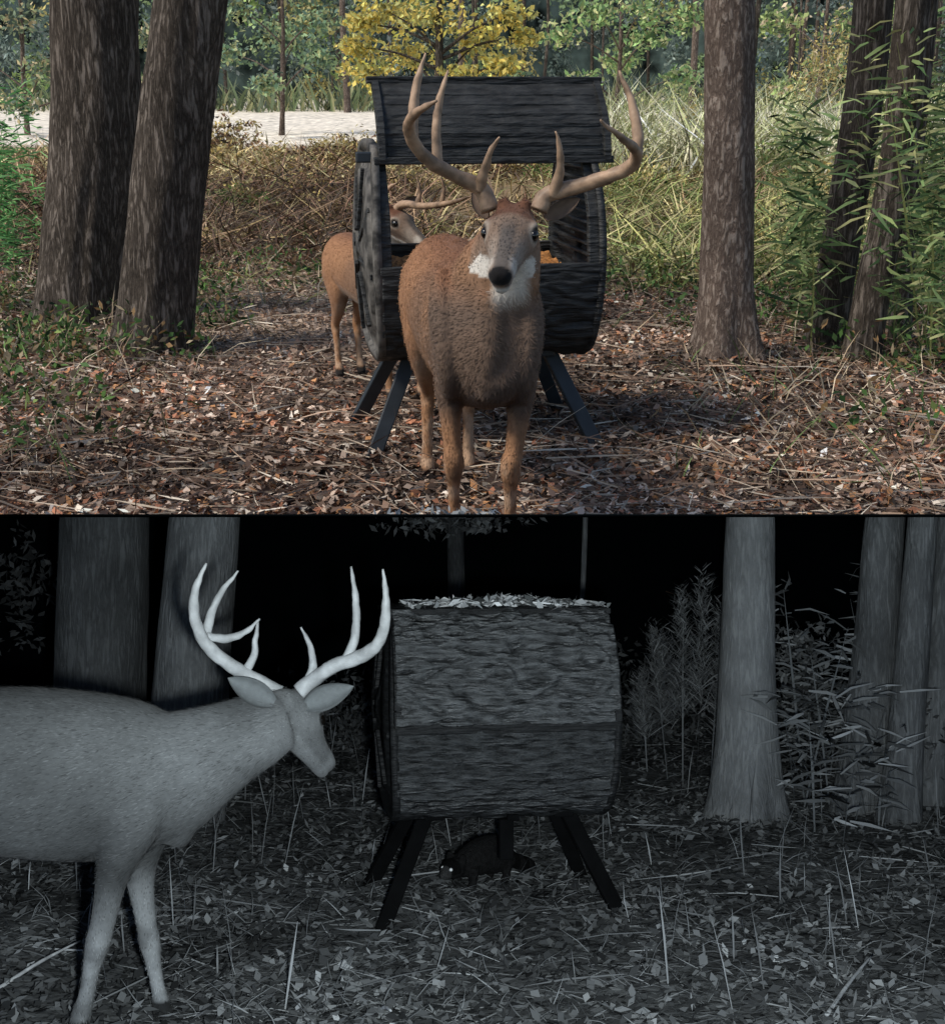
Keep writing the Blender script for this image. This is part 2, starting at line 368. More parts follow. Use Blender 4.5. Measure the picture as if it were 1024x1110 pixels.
extraA=[[(V3((-.12,5.12,1.08)),.04,.08),(V3((-.105,5.02,.93)),.065,.13),(V3((-.09,4.96,.78)),.055,.10),(V3((-.085,5.0,.65)),.035,.07)],
        [(V3((.20,5.08,1.08)),.04,.08),(V3((.21,4.97,.93)),.065,.13),(V3((.20,4.9,.78)),.055,.10),(V3((.19,4.94,.65)),.035,.07)],
        [(V3((.065,4.84,1.05)),.05,.04),(V3((.065,4.80,.85)),.045,.04),(V3((.05,4.84,.66)),.035,.045)],
        [(V3((-.24,6.0,1.0)),.08,.14),(V3((-.25,5.93,.85)),.085,.16),(V3((-.245,5.9,.72)),.05,.1)]]
tailA=[(V3((-.15,6.2,1.03)),.04,.03),(V3((-.16,6.3,.95)),.05,.03),(V3((-.16,6.32,.8)),.035,.025),(V3((-.16,6.31,.72)),.012,.01)]
def AP(l): return [(A(c,r,dd),rad) for c,r,dd,rad in l]
antA=[
 AP([(531,228,4.87,.034),(522,205,4.88,.030),(497,192,4.86,.027),(467,175,4.80,.025),(447,152,4.74,.023),(443,133,4.66,.019),(455,119,4.55,.013),(473,109,4.48,.004)]),
 AP([(447,150,4.74,.02),(448,118,4.76,.018),(453,85,4.78,.013),(461,57,4.8,.003)]),
 AP([(474,180,4.82,.021),(473,140,4.85,.017),(477,105,4.87,.013),(486,76,4.88,.003)]),
 AP([(519,206,4.87,.022),(525,185,4.84,.017),(532,163,4.82,.011),(542,148,4.8,.003)]),
 AP([(584,228,4.87,.034),(592,212,4.88,.031),(620,203,4.86,.028),(655,193,4.80,.026),(683,180,4.74,.024),(690,165,4.66,.019),(675,150,4.55,.013),(650,130,4.48,.004)]),
 AP([(686,182,4.74,.022),(691,150,4.76,.021),(685,112,4.79,.015),(671,77,4.82,.004)]),
 AP([(598,212,4.87,.023),(606,190,4.84,.018),(607,165,4.82,.012),(602,142,4.8,.003)])]
hposA=A(557,249,4.86)
earin=(.17,.12,.09)
earsA=[(A(528,236,4.93),A(513,205,4.98),(-.2,-1,0),.035,earin),(A(590,236,4.93),A(628,215,4.96),(.1,-1,.1),.042,earin)]
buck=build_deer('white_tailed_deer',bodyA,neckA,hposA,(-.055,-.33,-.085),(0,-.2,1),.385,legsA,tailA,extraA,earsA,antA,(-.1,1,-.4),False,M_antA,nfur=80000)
SETA.append(buck)
# second buck: feeding from behind the left end of the feeder
M2=Matrix.Translation((-.83,8.5,0))@Matrix.Rotation(R(20),4,'Z')@Matrix.Scale(.80,4)@Matrix.Translation((.13,-6.05,0))
I2=M2.inverted()
def L2(c,r,d): return I2@A(c,r,d)
hp2=L2(424,238,7.62)
neck2=[(V3((.04,5.18,.96)),.15,.2),(V3((.05,5.02,1.04)),.14,.19),((V3((.05,5.02,1.04))+hp2)*.5+V3((0,0,.03)),.115,.14),(hp2+V3((-.03,.03,-.02)),.095,.115),(hp2,.08,.09)]
fw2=(I2.to_3x3()@V3((.26,-.22,-.12)))
def L2P(l): return [(L2(c,r,dd),rad) for c,r,dd,rad in l]
ant2=[L2P([(428,228,7.6,.034),(438,221,7.55,.028),(458,223,7.4,.024),(482,221,7.25,.02),(500,216,7.1,.012),(512,212,7.05,.004)]),
 L2P([(452,222,7.45,.02),(455,208,7.45,.015),(452,192,7.45,.004)]),
 L2P([(478,222,7.28,.02),(481,206,7.28,.015),(478,190,7.28,.004)]),
 L2P([(421,228,7.7,.034),(415,215,7.8,.028),(420,205,7.8,.02),(430,198,7.7,.004)])]
ears2=[(hp2+V3((.05,0,.09)),hp2+V3((.22,.05,.15)),(0,-1,.1),.045,earin),(hp2+V3((-.06,.02,.09)),hp2+V3((-.2,.1,.17)),(0,-1,.1),.045,earin)]
root2=build_deer('white_tailed_deer.001',bodyA,neck2,hp2,fw2,(0,0,1),.385,legsA,tailA,extraA[:2]+extraA[3:],ears2,ant2,(-.1,1,-.4),False,M_antA,nfur=25000)
root2.matrix_world=M2
SETA.append(root2)
# ---------- night buck
def BP(l): return [(B(c,r,dd),rad) for c,r,dd,rad in l]
bodyB=[(V3((-2.88,4.72,1.03)),.08,.10),(V3((-2.78,4.74,1.0)),.17,.2),(V3((-2.6,4.76,.98)),.22,.26),(V3((-2.3,4.8,.98)),.235,.27),(V3((-2.0,4.84,.98)),.24,.295),(V3((-1.75,4.88,.98)),.24,.315),(V3((-1.5,4.93,.955)),.235,.32),(V3((-1.3,4.97,.935)),.2,.30),(V3((-1.16,5.0,.92)),.15,.24),(V3((-1.07,5.02,.90)),.08,.13)]
neckB=[(B(150,850,4.97),.17,.24),(B(185,838,5.0),.16,.245),(B(222,820,5.03),.14,.20),(B(256,803,5.07),.122,.165),(B(284,790,5.11),.112,.145),(B(305,780,5.15),.10,.12)]
legsB=[
 [(B(150,820,4.93),.11,.17),(B(145,865,4.89),.11,.15),(B(135,908,4.86),.095,.105),(B(122,950,4.86),.072,.062),(B(112,998,4.87),.050,.046),(B(106,1022,4.87),.054,.047),(B(99,1050,4.88),.036,.033),(B(93,1082,4.9),.033,.031),(B(88,1100,4.9),.042,.038),(B(85,1122,4.9),.045,.04)],
 [(B(165,880,5.12),.12,.12),(B(152,925,5.14),.075,.08),(B(153,962,5.14),.052,.052),(B(159,1002,5.14),.040,.04),(B(162,1020,5.14),.047,.043),(B(167,1048,5.13),.031,.03),(B(172,1075,5.12),.029,.029),(B(175,1090,5.12),.038,.036),(B(178,1102,5.1),.042,.04)],
 [(V3((-2.65,4.62,.9)),.2,.12),(V3((-2.6,4.6,.7)),.15,.1),(V3((-2.68,4.6,.52)),.08,.06),(V3((-2.8,4.6,.42)),.055,.045),(V3((-2.78,4.6,.3)),.036,.034),(V3((-2.75,4.6,.1)),.038,.036),(V3((-2.7,4.6,.0)),.045,.038)],
 [(V3((-2.65,4.88,.9)),.2,.12),(V3((-2.5,4.88,.7)),.15,.1),(V3((-2.55,4.88,.52)),.08,.06),(V3((-2.65,4.88,.42)),.055,.045),(V3((-2.62,4.88,.3)),.036,.034),(V3((-2.6,4.88,.1)),.038,.036),(V3((-2.55,4.88,.0)),.045,.038)]]
extraB=[[(B(178,870,4.92),.06,.06),(B(194,890,4.99),.07,.07),(B(188,915,5.0),.05,.05)]]
tailB=[(V3((-2.85,4.73,1.1)),.04,.03),(V3((-2.95,4.72,1.0)),.05,.03),(V3((-2.98,4.72,.85)),.03,.02)]
antB=[
 BP([(302,752,5.17,.034),(286,742,5.17,.03),(262,729,5.14,.028),(236,711,5.1,.026),(218,690,5.06,.024),(210,662,5.02,.021),(213,635,5.0,.014),(224,610,5.0,.004)]),
 BP([(221,698,5.08,.021),(228,668,5.12,.017),(240,642,5.15,.012),(258,619,5.17,.004)]),
 BP([(224,690,5.08,.016),(246,692,5.12,.016),(266,685,5.15,.012),(281,671,5.18,.004)]),
 BP([(264,731,5.14,.02),(275,712,5.17,.015),(277,692,5.18,.01),(280,672,5.2,.004)]),
 BP([(324,750,5.17,.034),(338,738,5.17,.03),(362,722,5.14,.028),(390,712,5.1,.027),(409,698,5.06,.024),(417,675,5.02,.02),(418,645,5.0,.014),(415,617,5.0,.004)]),
 BP([(374,719,5.12,.022),(384,692,5.15,.019),(386,655,5.17,.014),(380,614,5.18,.004)]),
 BP([(334,742,5.17,.022),(339,722,5.18,.017),(336,700,5.2,.011),(326,680,5.2,.004)])]
hposB=B(312,773,5.17)
eb=(.17,.185,.19)
earsB=[(B(297,762,5.05),B(247,735,5.02),(.1,-1,.1),.064,eb),(B(331,766,5.16),B(383,744,5.16),(-.1,-1,.1),.066,eb)]
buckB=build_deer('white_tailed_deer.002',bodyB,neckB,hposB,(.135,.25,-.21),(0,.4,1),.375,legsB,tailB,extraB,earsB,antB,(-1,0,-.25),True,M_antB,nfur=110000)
SETB.append(buckB)
# ---------- feeder
PROF=[(-.27,.50),(-.41,.57),(-.485,.72),(-.51,.92),(-.495,1.12),(-.43,1.32),(-.34,1.45),(-.25,1.505)]
def prof_at(k0,k1,n):
    P=catmull([(p[0],p[1],0) for p in PROF],8)
    zs=np.linspace(k0,k1,n);out=[]
    for q in zs:
        best=None
        for i in range(len(P)-1):
            if P[i].y<=q<=P[i+1].y:
                t=(q-P[i].y)/max(1e-6,P[i+1].y-P[i].y);best=P[i].x+(P[i+1].x-P[i].x)*t
        if best is None: best=P[-1].x if q>1 else P[0].x
        out.append((best,q))
    return out
def sheet(name,path,x0,x1,mat,parent,amp=.012,nx=140,th=.02,out=1,off=0,fx=3.0,fs=16):
    V=[];Fc=[];ny=len(path);s=0
    for i,(y,z) in enumerate(path):
        if i: s+=math.hypot(y-path[i-1][0],z-path[i-1][1])
        a=path[max(0,i-1)];b=path[min(ny-1,i+1)];ty,tz=b[0]-a[0],b[1]-a[1];l=math.hypot(ty,tz) or 1
        ny_,nz_=-tz/l*out,ty/l*out
        for j in range(nx+1):
            x=x0+(x1-x0)*j/nx
            wx=x+.08*mnoise.noise(Vector((x*4,s*9,off+2)));wsx=s+.06*mnoise.noise(Vector((x*3,s*5,off+8)))
            w=mnoise.noise(Vector((wx*fx,wsx*fs,off)))+.5*mnoise.noise(Vector((wx*fx*2.6,wsx*fs*1.8,off+5)))
            w=(1-abs(w)*2)*amp
            V.append((x,y+ny_*w,z+nz_*w))
    for i in range(ny-1):
        for j in range(nx):
            a=i*(nx+1)+j;Fc.append((a,a+1,a+nx+2,a+nx+1))
    ob=mesh_py(name,V,Fc,mat,True,parent)
    so=ob.modifiers.new('s','SOLIDIFY');so.thickness=th;so.offset=0
    return ob
def feeder(name,pos,yaw,mat,legmat,opened,mat2=None,lidmat=None,endmat=None):
    root=empty(name);mat2=mat2 or mat;lidmat=lidmat or mat;endmat=endmat or mat2
    W=.535
    mir=lambda P:[(-y,z) for y,z in P]
    sheet('front_lower_panel',prof_at(.50,.95,60),-W,W,mat,root,.018,fx=4,fs=12)
    sheet('back_lower_panel',mir(prof_at(.50,.94,30)),-W,W,mat2,root,.010,out=-1)
    sheet('bottom_panel',[(-.27,.50),(-.1,.485),(.1,.485),(.27,.50)],-W,W,mat2,root,.003)
    box_between('front_lip',(-W-.01,-.518,.955),(W+.01,-.518,.955),.045,.035,mat2,root,Vector((0,0,1)))
    box_between('back_lip',(-W-.01,.518,.955),(W+.01,.518,.955),.045,.035,mat2,root,Vector((0,0,1)))
    full=[(p[0],p[1]) for p in PROF]+[(0,1.53)]+[(-p[0],p[1]) for p in PROF[::-1]]+[(0,.48)]
    loop=catmull([(y,z,0) for y,z in full+[full[0]]],6)[:-1]
    cy,cz=0,1.0;n=len(loop)
    for sx in(-1,1):
        V=[];Fc=[]
        fr=[(1.045,.0),(1.045,.035),(.97,.04),(.95,.02),(.8,.035),(.78,.05),(.55,.062),(.53,.048),(.3,.06),(.0,.066)]
        for k,(s_,o_) in enumerate(fr):
            for q in loop:
                xx=W+o_-.05*((q.y-1.05)/.5)**2*.5
                V.append((sx*xx,cy+(q.x-cy)*s_,cz+(q.y-cz)*s_))
        for k in range(len(fr)-1):
            for j in range(n):
                m=(j+1)%n;f=(k*n+j,k*n+m,(k+1)*n+m,(k+1)*n+j);Fc.append(f if sx<0 else f[::-1])
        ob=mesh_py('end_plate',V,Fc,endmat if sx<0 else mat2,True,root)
        so=ob.modifiers.new('s','SOLIDIFY');so.thickness=.02;so.offset=-1
        for k in range(8):
            a=k*math.pi/4+.2
            box_between('rib',(sx*(W+.06),.12*math.cos(a),cz+.12*math.sin(a)),(sx*(W+.035),.42*math.cos(a),cz+.42*math.sin(a)),.025,.02,mat2,root,Vector((0,-math.sin(a),math.cos(a))))
        if opened:
            for k in range(9):
                z=1.0+k*.052;y=.46-k*k*.0028
                box_between('inner_rib',(sx*(W-.012),-y,z),(sx*(W-.012),y,z),.014,.02,mat,root,Vector((0,0,1)))
    for k in(-1,1):
        box_between('ridge_rail',(-W,k*.2,1.50),(W,k*.2,1.50),.05,.04,mat2,root,Vector((0,0,1)))
    if not opened:
        lid=prof_at(.985,1.495,80)
        nl=len(lid)
        sheet('lid_front',[(y-.035-.02*math.sin(math.pi*i/nl),z) for i,(y,z) in enumerate(lid)],-W-.012,W+.012,lidmat,root,.042,off=3,fx=4.2,fs=10)
        box_between('lid_bottom_lip',(-W-.02,-.545,.975),(W+.02,-.545,.975),.022,.05,mat2,root,Vector((0,0,1)))
        for sx in(-1,1):
            for i in range(0,nl-10,10):
                p=lid[i];q=lid[i+10]
                box_between('lid_side_rim',(sx*(W+.005),p[0]-.05,p[1]),(sx*(W+.005),q[0]-.05,q[1]),.035,.05,mat2,root)
        sheet('lid_back',[(-y,z) for y,z in prof_at(.98,1.495,20)],-W,W,mat2,root,.012,out=-1,off=7)
        sheet('lid_top',[(-.33,1.515),(-.15,1.53),(0,1.535),(.15,1.53),(.30,1.515)],-W-.03,W+.03,mat2,root,.004)
        box_between('lid_edge',(-W-.03,-.33,1.515),(W+.03,-.33,1.515),.03,.03,mat2,root,Vector((0,0,1)))
        box_between('feed_chute',(.02,-.36,.49),(.02,-.36,.29),.07,.05,legmat,root)
        box_between('chute_hook',(.02,-.39,.50),(.08,-.39,.50),.03,.03,legmat,root,Vector((0,0,1)))
    else:
        pth=[(-.34+.26*t-.07*math.sin(t*math.pi),1.46+.37*t) for t in np.linspace(0,1,26)]
        X0=-W+.03;X1=W+.07
        sheet('lid_front',pth,X0,X1,mat,root,.006,off=3)
        for xs_ in(X0,X1):
            V=[];nP=len(pth)
            for y,z in pth: V.append((xs_,y-.05,z))
            for y,z in pth: V.append((xs_,y+.04,z+.0))
            o=mesh_py('lid_flange',V,[(i,i+1,nP+i+1,nP+i) for i in range(nP-1)],mat,False,root)
            so=o.modifiers.new('s','SOLIDIFY');so.thickness=.03;so.offset=0
        for sx in(-1,1):
            box_between('post',(sx*(W-.02),-.50,.97),(sx*(W-.02),-.46,1.22),.06,.04,mat,root)
            box_between('post',(sx*(W-.02),-.46,1.21),(sx*(W-.02),-.30,1.48),.06,.04,mat,root)
        for k in range(7):
            y,z=pth[2+k*3]
            box_between('lid_rib',(X0+.03,y-.014,z),(X1-.03,y-.014,z),.018,.012,mat,root,Vector((0,0,1)))
        for k in(0,-1):
            y,z=pth[k];box_between('lid_edge',(X0-.04,y-.02,z),(X1+.03,y-.02,z),.035,.05,mat,root,Vector((0,0,1)))
        box_between('hinge_rod',(-W-.09,-.3,1.475),(W+.05,-.3,1.475),.05,.05,legmat,root,Vector((0,0,1)))
        V=[];Fc=[];nx,ny=60,40
        for i in range(ny+1):
            for j in range(nx+1):
                x=-W+.02+(2*W-.04)*j/nx;y=-.46+.92*i/ny
                V.append((x,y,.90+.05*mnoise.noise(Vector((x*3,y*3,1)))+.02*mnoise.noise(Vector((x*30,y*30,1)))))
        for i in range(ny):
            for j in range(nx):
                a=i*(nx+1)+j;Fc.append((a,a+1,a+nx+2,a+nx+1))
        mesh_py('corn_feed',V,Fc,M_corn,True,root)
    for sx in(-1,1):
        for sy in(-1,1):
            box_between('leg',(sx*.33,sy*.19,.56),(sx*.60,sy*.42,-.02),.075,.045,legmat,root)
            box_between('leg_bracket',(sx*.33,sy*.14,.50),(sx*.33,sy*.30,.50),.1,.05,legmat,root)
    box_between('leg_brace',(-.4,-.2,.49),(.4,-.2,.49),.04,.03,legmat,root,Vector((0,0,1)))
    box_between('leg_brace',(-.4,.2,.49),(.4,.2,.49),.04,.03,legmat,root,Vector((0,0,1)))
    root.matrix_world=Matrix.Translation(pos)@Matrix.Rotation(R(yaw),4,'Z')
    return root
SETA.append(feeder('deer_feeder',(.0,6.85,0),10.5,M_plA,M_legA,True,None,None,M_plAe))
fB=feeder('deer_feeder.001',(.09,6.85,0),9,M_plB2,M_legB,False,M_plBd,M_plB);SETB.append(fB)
# leaf pile on the night lid
n=420
x=np.clip(rng.normal(.05,.28,n),-.45,.56);y=rng.uniform(-.33,.12,n)
c9,s9=math.cos(R(9)),math.sin(R(9))
P=np.stack([.09+x*c9-y*s9,6.85+x*s9+y*c9,1.535+rng.uniform(0,.045,n)*np.clip(1.1-1.6*np.abs(x-.05),.1,1)],1)
pl1=leaves_arr(P,rng.normal(size=(n,3))*[.7,.7,1]+[0,0,.5],rng.normal(size=(n,3))*[1,1,.3],rng.uniform(.03,.10,n),rng.uniform(.012,.04,n),pal(n,[(.5,.52,.53),(.35,.37,.38),(.65,.67,.68),(.12,.13,.13)]))
n=60
x=rng.uniform(-.4,.5,n);y=rng.uniform(-.34,0,n)
P=np.stack([.09+x*c9-y*s9,6.85+x*s9+y*c9,1.545+rng.uniform(0,.02,n)],1)
pl2=blades_arr(P,rng.normal(size=(n,3))*[1,.5,.1],rng.uniform(.08,.16,n),rng.uniform(.005,.010,n),pal(n,[(.6,.62,.63),(.4,.42,.43)]))
SETB.append(merge('leaf_pile',[pl1,pl2],M_leaf))
# raccoon under night feeder
M_rac=mat_attr('raccoon_fur',.9,0,.1,bump=.6,bscale=120,var=.4)
rac=empty('raccoon')
def racpiece():
    V=[];Fc=[]
    def add(vf):
        o=len(V);V.extend(vf[0]);Fc.extend([[i+o for i in q] for q in vf[1]])
    add(loft(smooth_rings([(V3((.32,0,.16)),.05,.06),(V3((.22,0,.19)),.12,.13),(V3((.05,0,.2)),.12,.13),(V3((-.1,0,.17)),.09,.1),(V3((-.2,0,.15)),.06,.06)])))
    add(loft(smooth_rings([(V3((-.15,0,.16)),.06,.06),(V3((-.22,-.01,.155)),.085,.07),(V3((-.29,-.03,.14)),.06,.05),(V3((-.35,-.05,.125)),.025,.022)])))
    for sy in(-1,1):
        add(loft(smooth_rings([(V3((-.19,sy*.06,.2)),.03,.03),(V3((-.18,sy*.07,.25)),.02,.02)])))
        for xx in(-.1,.22): add(loft(smooth_rings([(V3((xx,sy*.07,.15)),.05,.05),(V3((xx,sy*.08,.06)),.03,.03),(V3((xx-.03,sy*.08,.01)),.03,.03)])))
    add(loft(smooth_rings([(V3((.3,0,.17)),.04,.04),(V3((.42,.02,.1)),.055,.055),(V3((.56,.04,.06)),.04,.04),(V3((.62,.05,.05)),.01,.01)])))
    return V,Fc
V,Fc=racpiece();tmp=mesh_py('tmp',V,Fc);md=tmp.modifiers.new('r','REMESH');md.mode='VOXEL';md.voxel_size=.01
me=bpy.data.meshes.new_from_object(tmp.evaluated_get(bpy.context.evaluated_depsgraph_get()));bpy.data.objects.remove(tmp)
co=np.array([v.co[:] for v in me.vertices])
g=np.full(len(co),.013);g=np.where((co[:,0]>.33)&(np.sin(co[:,0]*55)>0),.004,g)
g=np.where((co[:,0]<-.22)&(co[:,0]>-.3)&(co[:,2]>.13),.005,g);g=np.where(co[:,0]<-.3,.05,g)
set_col(me,np.stack([g,g,g],1));me.materials.append(M_rac)
for p in me.polygons:p.use_smooth=True
o=bpy.data.objects.new('body',me);col.objects.link(o);o.parent=rac
M_shine=mat_plain('eyeshine',(.9,.92,.92),.3,.5,0,5,0)
for sy in(-1,1):
    bpy.ops.mesh.primitive_uv_sphere_add(segments=12,ring_count=8,radius=.012,location=(-.305,-.04+sy*.042,.172))
    e=bpy.context.object;e.name='eye';e.data.materials.append(M_shine);e.parent=rac
rac.matrix_world=Matrix.Translation(B(516,960,7.15).xy.to_3d())@Matrix.Rotation(R(42),4,'Z')@Matrix.Scale(.78,4)
SETB.append(rac)
# ---------- terrain (day)
HY=[0,13,16,20,27,50,70,150];HZ=[0,0,.21,.5,.82,1.36,1.8,4.5]
def hgt(x,y):
    x=np.asarray(x,float);y=np.asarray(y,float)
    z=np.interp(y,HY,HZ)
    return z+.04*np.sin(x*1.3+y*.7)*np.sin(y*.9-x*.4)*np.clip((y-4)/4,0,1)
ys=np.concatenate([np.linspace(4.65,14,110),np.linspace(14.2,40,70),np.linspace(41,150,40)])
xs=np.concatenate([np.linspace(-70,-9,26)[:-1],np.linspace(-9,9,130),np.linspace(9,70,26)[1:]])
X,Y=np.meshgrid(xs,ys);Z=hgt(X,Y)
ny,nx=X.shape
nv=np.array([mnoise.noise(Vector((a*.8,b*.8,0))) for a,b in zip(X.ravel(),Y.ravel())])
V=np.stack([X.ravel(),Y.ravel(),Z.ravel()+nv*.03],1)
idx=np.arange(ny*nx).reshape(ny,nx)
Fc=np.stack([idx[:-1,:-1],idx[:-1,1:],idx[1:,1:],idx[1:,:-1]],-1).reshape(-1,4)
C=np.tile(np.array([.11,.08,.06]),(len(V),1))
def mixc(C,c,m): m=np.clip(m,0,1)[:,None];return C*(1-m)+np.array(c)*m
yy=Y.ravel();xx=X.ravel()
C=mixc(C,(.22,.16,.12),(nv>.0)*.5)
C=mixc(C,(.40,.31,.23),np.exp(-((xx+1.9)/1.2)**2)*np.clip((yy-8.5)/2,0,1)*np.clip((15-yy)/3,0,1))
C=mixc(C,(.22,.16,.09),(yy-14)/4)
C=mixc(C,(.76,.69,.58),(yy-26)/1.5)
SETA.append(mesh_np('ground',V,Fc,C,M_ground,True))
def tri_area(n,y0,y1,k=.42,p=1.0):
    y=y0+(y1-y0)*rng.random(n)**p
    x=rng.uniform(-1,1,n)*(y*k+.4)
    return x,y
n=95000
x,y=tri_area(n,4.7,15,.42,1.25)
P=np.stack([x,y,hgt(x,y)+rng.uniform(.0,.05,n)],1)
patch=np.array([mnoise.noise(Vector((a*.9,b*.9,4)))+.5*mnoise.noise(Vector((a*2.5,b*2.5,7))) for a,b in zip(x,y)])
C=pal(n,[(.32,.14,.08),(.23,.145,.10),(.42,.32,.25),(.14,.09,.065),(.55,.48,.40),(.36,.18,.08),(.05,.037,.03)],[2.6,4,3.6,4,1.5,1.6,3],.3)
C*=np.clip(.98+patch*1.1,.35,1.6)[:,None]
path=np.exp(-((x+1.7)/1.0)**2)*np.clip((y-8)/2,0,1)
C=C*(1-.5*path[:,None])+np.array([.45,.35,.27])*.5*path[:,None]
Nn=rng.normal(size=(n,3))*[.55,.55,.3]+[0,0,.8]
a1=leaves_arr(P,Nn,rng.normal(size=(n,3))*[1,1,.2],rng.uniform(.025,.08,n),rng.uniform(.012,.04,n),np.clip(C,0,.9),.3,.2)
SETA.append(merge('leaf_litter',[a1],M_leaf))
n=17000
x,y=tri_area(n,4.7,17,.42,1.2)
P=np.stack([x,y,hgt(x,y)+rng.uniform(.01,.07,n)],1)
C=pal(n,[(.45,.37,.28),(.30,.21,.15),(.12,.08,.06),(.62,.55,.45)],[3,4,4,1],.3)
D=rng.normal(size=(n,3))*[1,1,.12]
t1=blades_arr(P,D,rng.uniform(.08,.36,n)*rng.choice([1,1,1.8],n),rng.uniform(.004,.010,n),C,.15)
n=5200
x,y=tri_area(n,5.6,17,.42,1)
keep=(np.abs(x+.3)>1.1+rng.random(n)*.9);x=x[keep];y=y[keep];n=len(x)
P=np.stack([x,y,hgt(x,y)],1)
C=pal(n,[(.34,.26,.17),(.18,.12,.08),(.5,.42,.3),(.12,.18,.06)],None,.3)
t2=blades_arr(P,rng.normal(size=(n,3))*[.6,.6,0]+[0,0,1],rng.uniform(.08,.45,n),rng.uniform(.005,.010,n),C,.5)
SETA.append(merge('fallen_twigs',[t1,t2],M_grass))
def clump_plants(specs,per,size,cols,w=None,hh=.35,asp=.45,spread=.5):
    parts=[]
    for (cx,cy,rad,k) in specs:
        n=int(per*k)
        a=rng.uniform(0,2*math.pi,n);q=rad*np.sqrt(rng.random(n))
        x=cx+np.cos(a)*q;y=cy+np.sin(a)*q*spread
        hm=hh*(1-.6*(q/rad)**2)
        z=hgt(x,y)+rng.random(n)**1.2*hm+.02
        P=np.stack([x,y,z],1)
        parts.append(leaves_arr(P,rng.normal(size=(n,3))*[.8,.8,.6]+[0,-.2,.6],rng.normal(size=(n,3)),rng.uniform(.4,1.3,n)*size,rng.uniform(.5,1.3,n)*size*asp,pal(n,cols,w,.35)))
    return parts
G1=[(.06,.12,.035),(.10,.19,.05),(.03,.06,.02),(.20,.27,.08),(.24,.15,.07),(.3,.24,.15)]
sp=[(-3.4,8.6,.9,.8),(-2.6,9.0,.8,.7),(-4.0,9.6,1.2,.8),(-2.2,10.2,.5,.5),(2.9,8.9,.7,.3),(3.6,8.4,.9,.8),(4.2,9.3,1.0,.8),(3.3,11,1.1,1),(-2.9,7.4,.8,.4),(-3.2,11.5,1.2,1),(-1.8,12.5,1.2,.7),(1.8,11.8,1.2,.8),(2.2,10.2,.8,.4),(-2.4,6.6,.6,.2),(2.6,6.9,.7,.25)]
SETA.append(merge('undergrowth',clump_plants(sp,900,.075,G1,[3,3,3,1,2,2],.4,.4),M_fol))
parts=[]
def grass_zone(n,x0,x1,y0,y1,cols,hmin,hmax,w=.02,wts=None,lean=.3,bend=.4):
    y=rng.uniform(y0,y1,n);x=rng.uniform(x0,x1,n)*(y/y1)
    P=np.stack([x,y,hgt(x,y)],1)
    pn=np.array([mnoise.noise(Vector((a*.7,b*.7,20))) for a,b in zip(x,y)])
    D=rng.normal(size=(n,3))*[lean,lean,0]+[0,0,1]
    C=pal(n,cols,wts,.35)*np.clip(1+pn*.9,.4,1.7)[:,None]
    return blades_arr(P,D,rng.uniform(hmin,hmax,n)*np.clip(1+pn,.4,1.6),rng.uniform(.5,1.4,n)*w,np.clip(C,0,1),bend)
parts.append(grass_zone(8000,-12,12,14,25,[(.38,.28,.13),(.28,.18,.10),(.44,.36,.18),(.16,.17,.06),(.12,.08,.055)],.15,.6,.02,None,.7,.8))
parts.append(grass_zone(8000,-9,-.6,13.5,20,[(.14,.085,.06),(.24,.14,.09),(.05,.038,.03),(.3,.2,.12),(.10,.07,.04)],.2,.8,.014,None,.9,.9))
parts.append(grass_zone(6000,1.2,6.5,12,19,[(.26,.32,.10),(.40,.38,.14),(.15,.2,.07),(.46,.40,.2),(.14,.12,.06)],.15,.65,.016,None,.7,.9))
parts.append(grass_zone(6500,2.2,9.5,20,26,[(.66,.62,.42),(.5,.52,.28),(.74,.68,.5),(.34,.36,.17)],.5,1.4,.022,None,.35,.7))
parts.append(grass_zone(4200,-8,1,11,16,[(.42,.33,.23),(.28,.19,.13),(.2,.2,.08),(.5,.42,.3)],.08,.35,.013,None,.9,.8))
parts.append(grass_zone(5500,-14,5,20,25.5,[(.56,.45,.22),(.64,.52,.28),(.38,.33,.15),(.45,.28,.15)],.15,.42,.03,None,.7,.8))
SETA.append(merge('tall_grass',parts,M_grass))
def bush(c,rx,ry,rz,n,size,cols,w=None,var=.3,asp=.55):
    u=unit(rng.normal(size=(n,3)));r=rng.random(n)[:,None]**.45
    lump=1+.35*np.sin(u[:,0:1]*5+c[0])*np.cos(u[:,2:3]*6+c[1])
    P=np.array(c)+u*r*lump*np.array([rx,ry,rz])
    C=pal(n,cols,w,var)
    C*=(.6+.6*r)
    return leaves_arr(P,rng.normal(size=(n,3))+[0,-.3,.2],rng.normal(size=(n,3)),rng.uniform(.5,1.4,n)*size,rng.uniform(.5,1.4,n)*size*asp,np.clip(C,0,1))
parts=[]
PC={'r':[(.16,.085,.055),(.06,.045,.035),(.28,.16,.09),(.09,.075,.04)],'y':[(.60,.46,.16),(.44,.33,.14),(.32,.28,.12),(.6,.52,.28)],'g':[(.09,.15,.045),(.18,.26,.07),(.05,.08,.025),(.3,.32,.12)],'l':[(.33,.40,.15),(.5,.50,.2),(.18,.24,.09),(.6,.55,.27)]}
for i in range(100):
    d=rng.uniform(12.5,26);c=rng.uniform(140,960)
    r=np.interp(d,[12.5,14,16,20,26],[318,285,250,205,165])-rng.uniform(0,18)
    if d<15 and 380<c<650: continue
    if c<420: k=rng.choice(['r','r','g','r','y'] if d<20 else ['y','y','r','y'])
    elif c>600: k=rng.choice(['l','g','y','l','y'])
    else: k=rng.choice(['y','g','r'])
    p=A(c,r,d);rx=rng.uniform(.25,.75)*d/19
    parts.append(bush((p.x,p.y,p.z),rx,rx*.6,rx*rng.uniform(.35,.8),int(260+500*rx),.07*(d/18),PC[k],asp=.4))
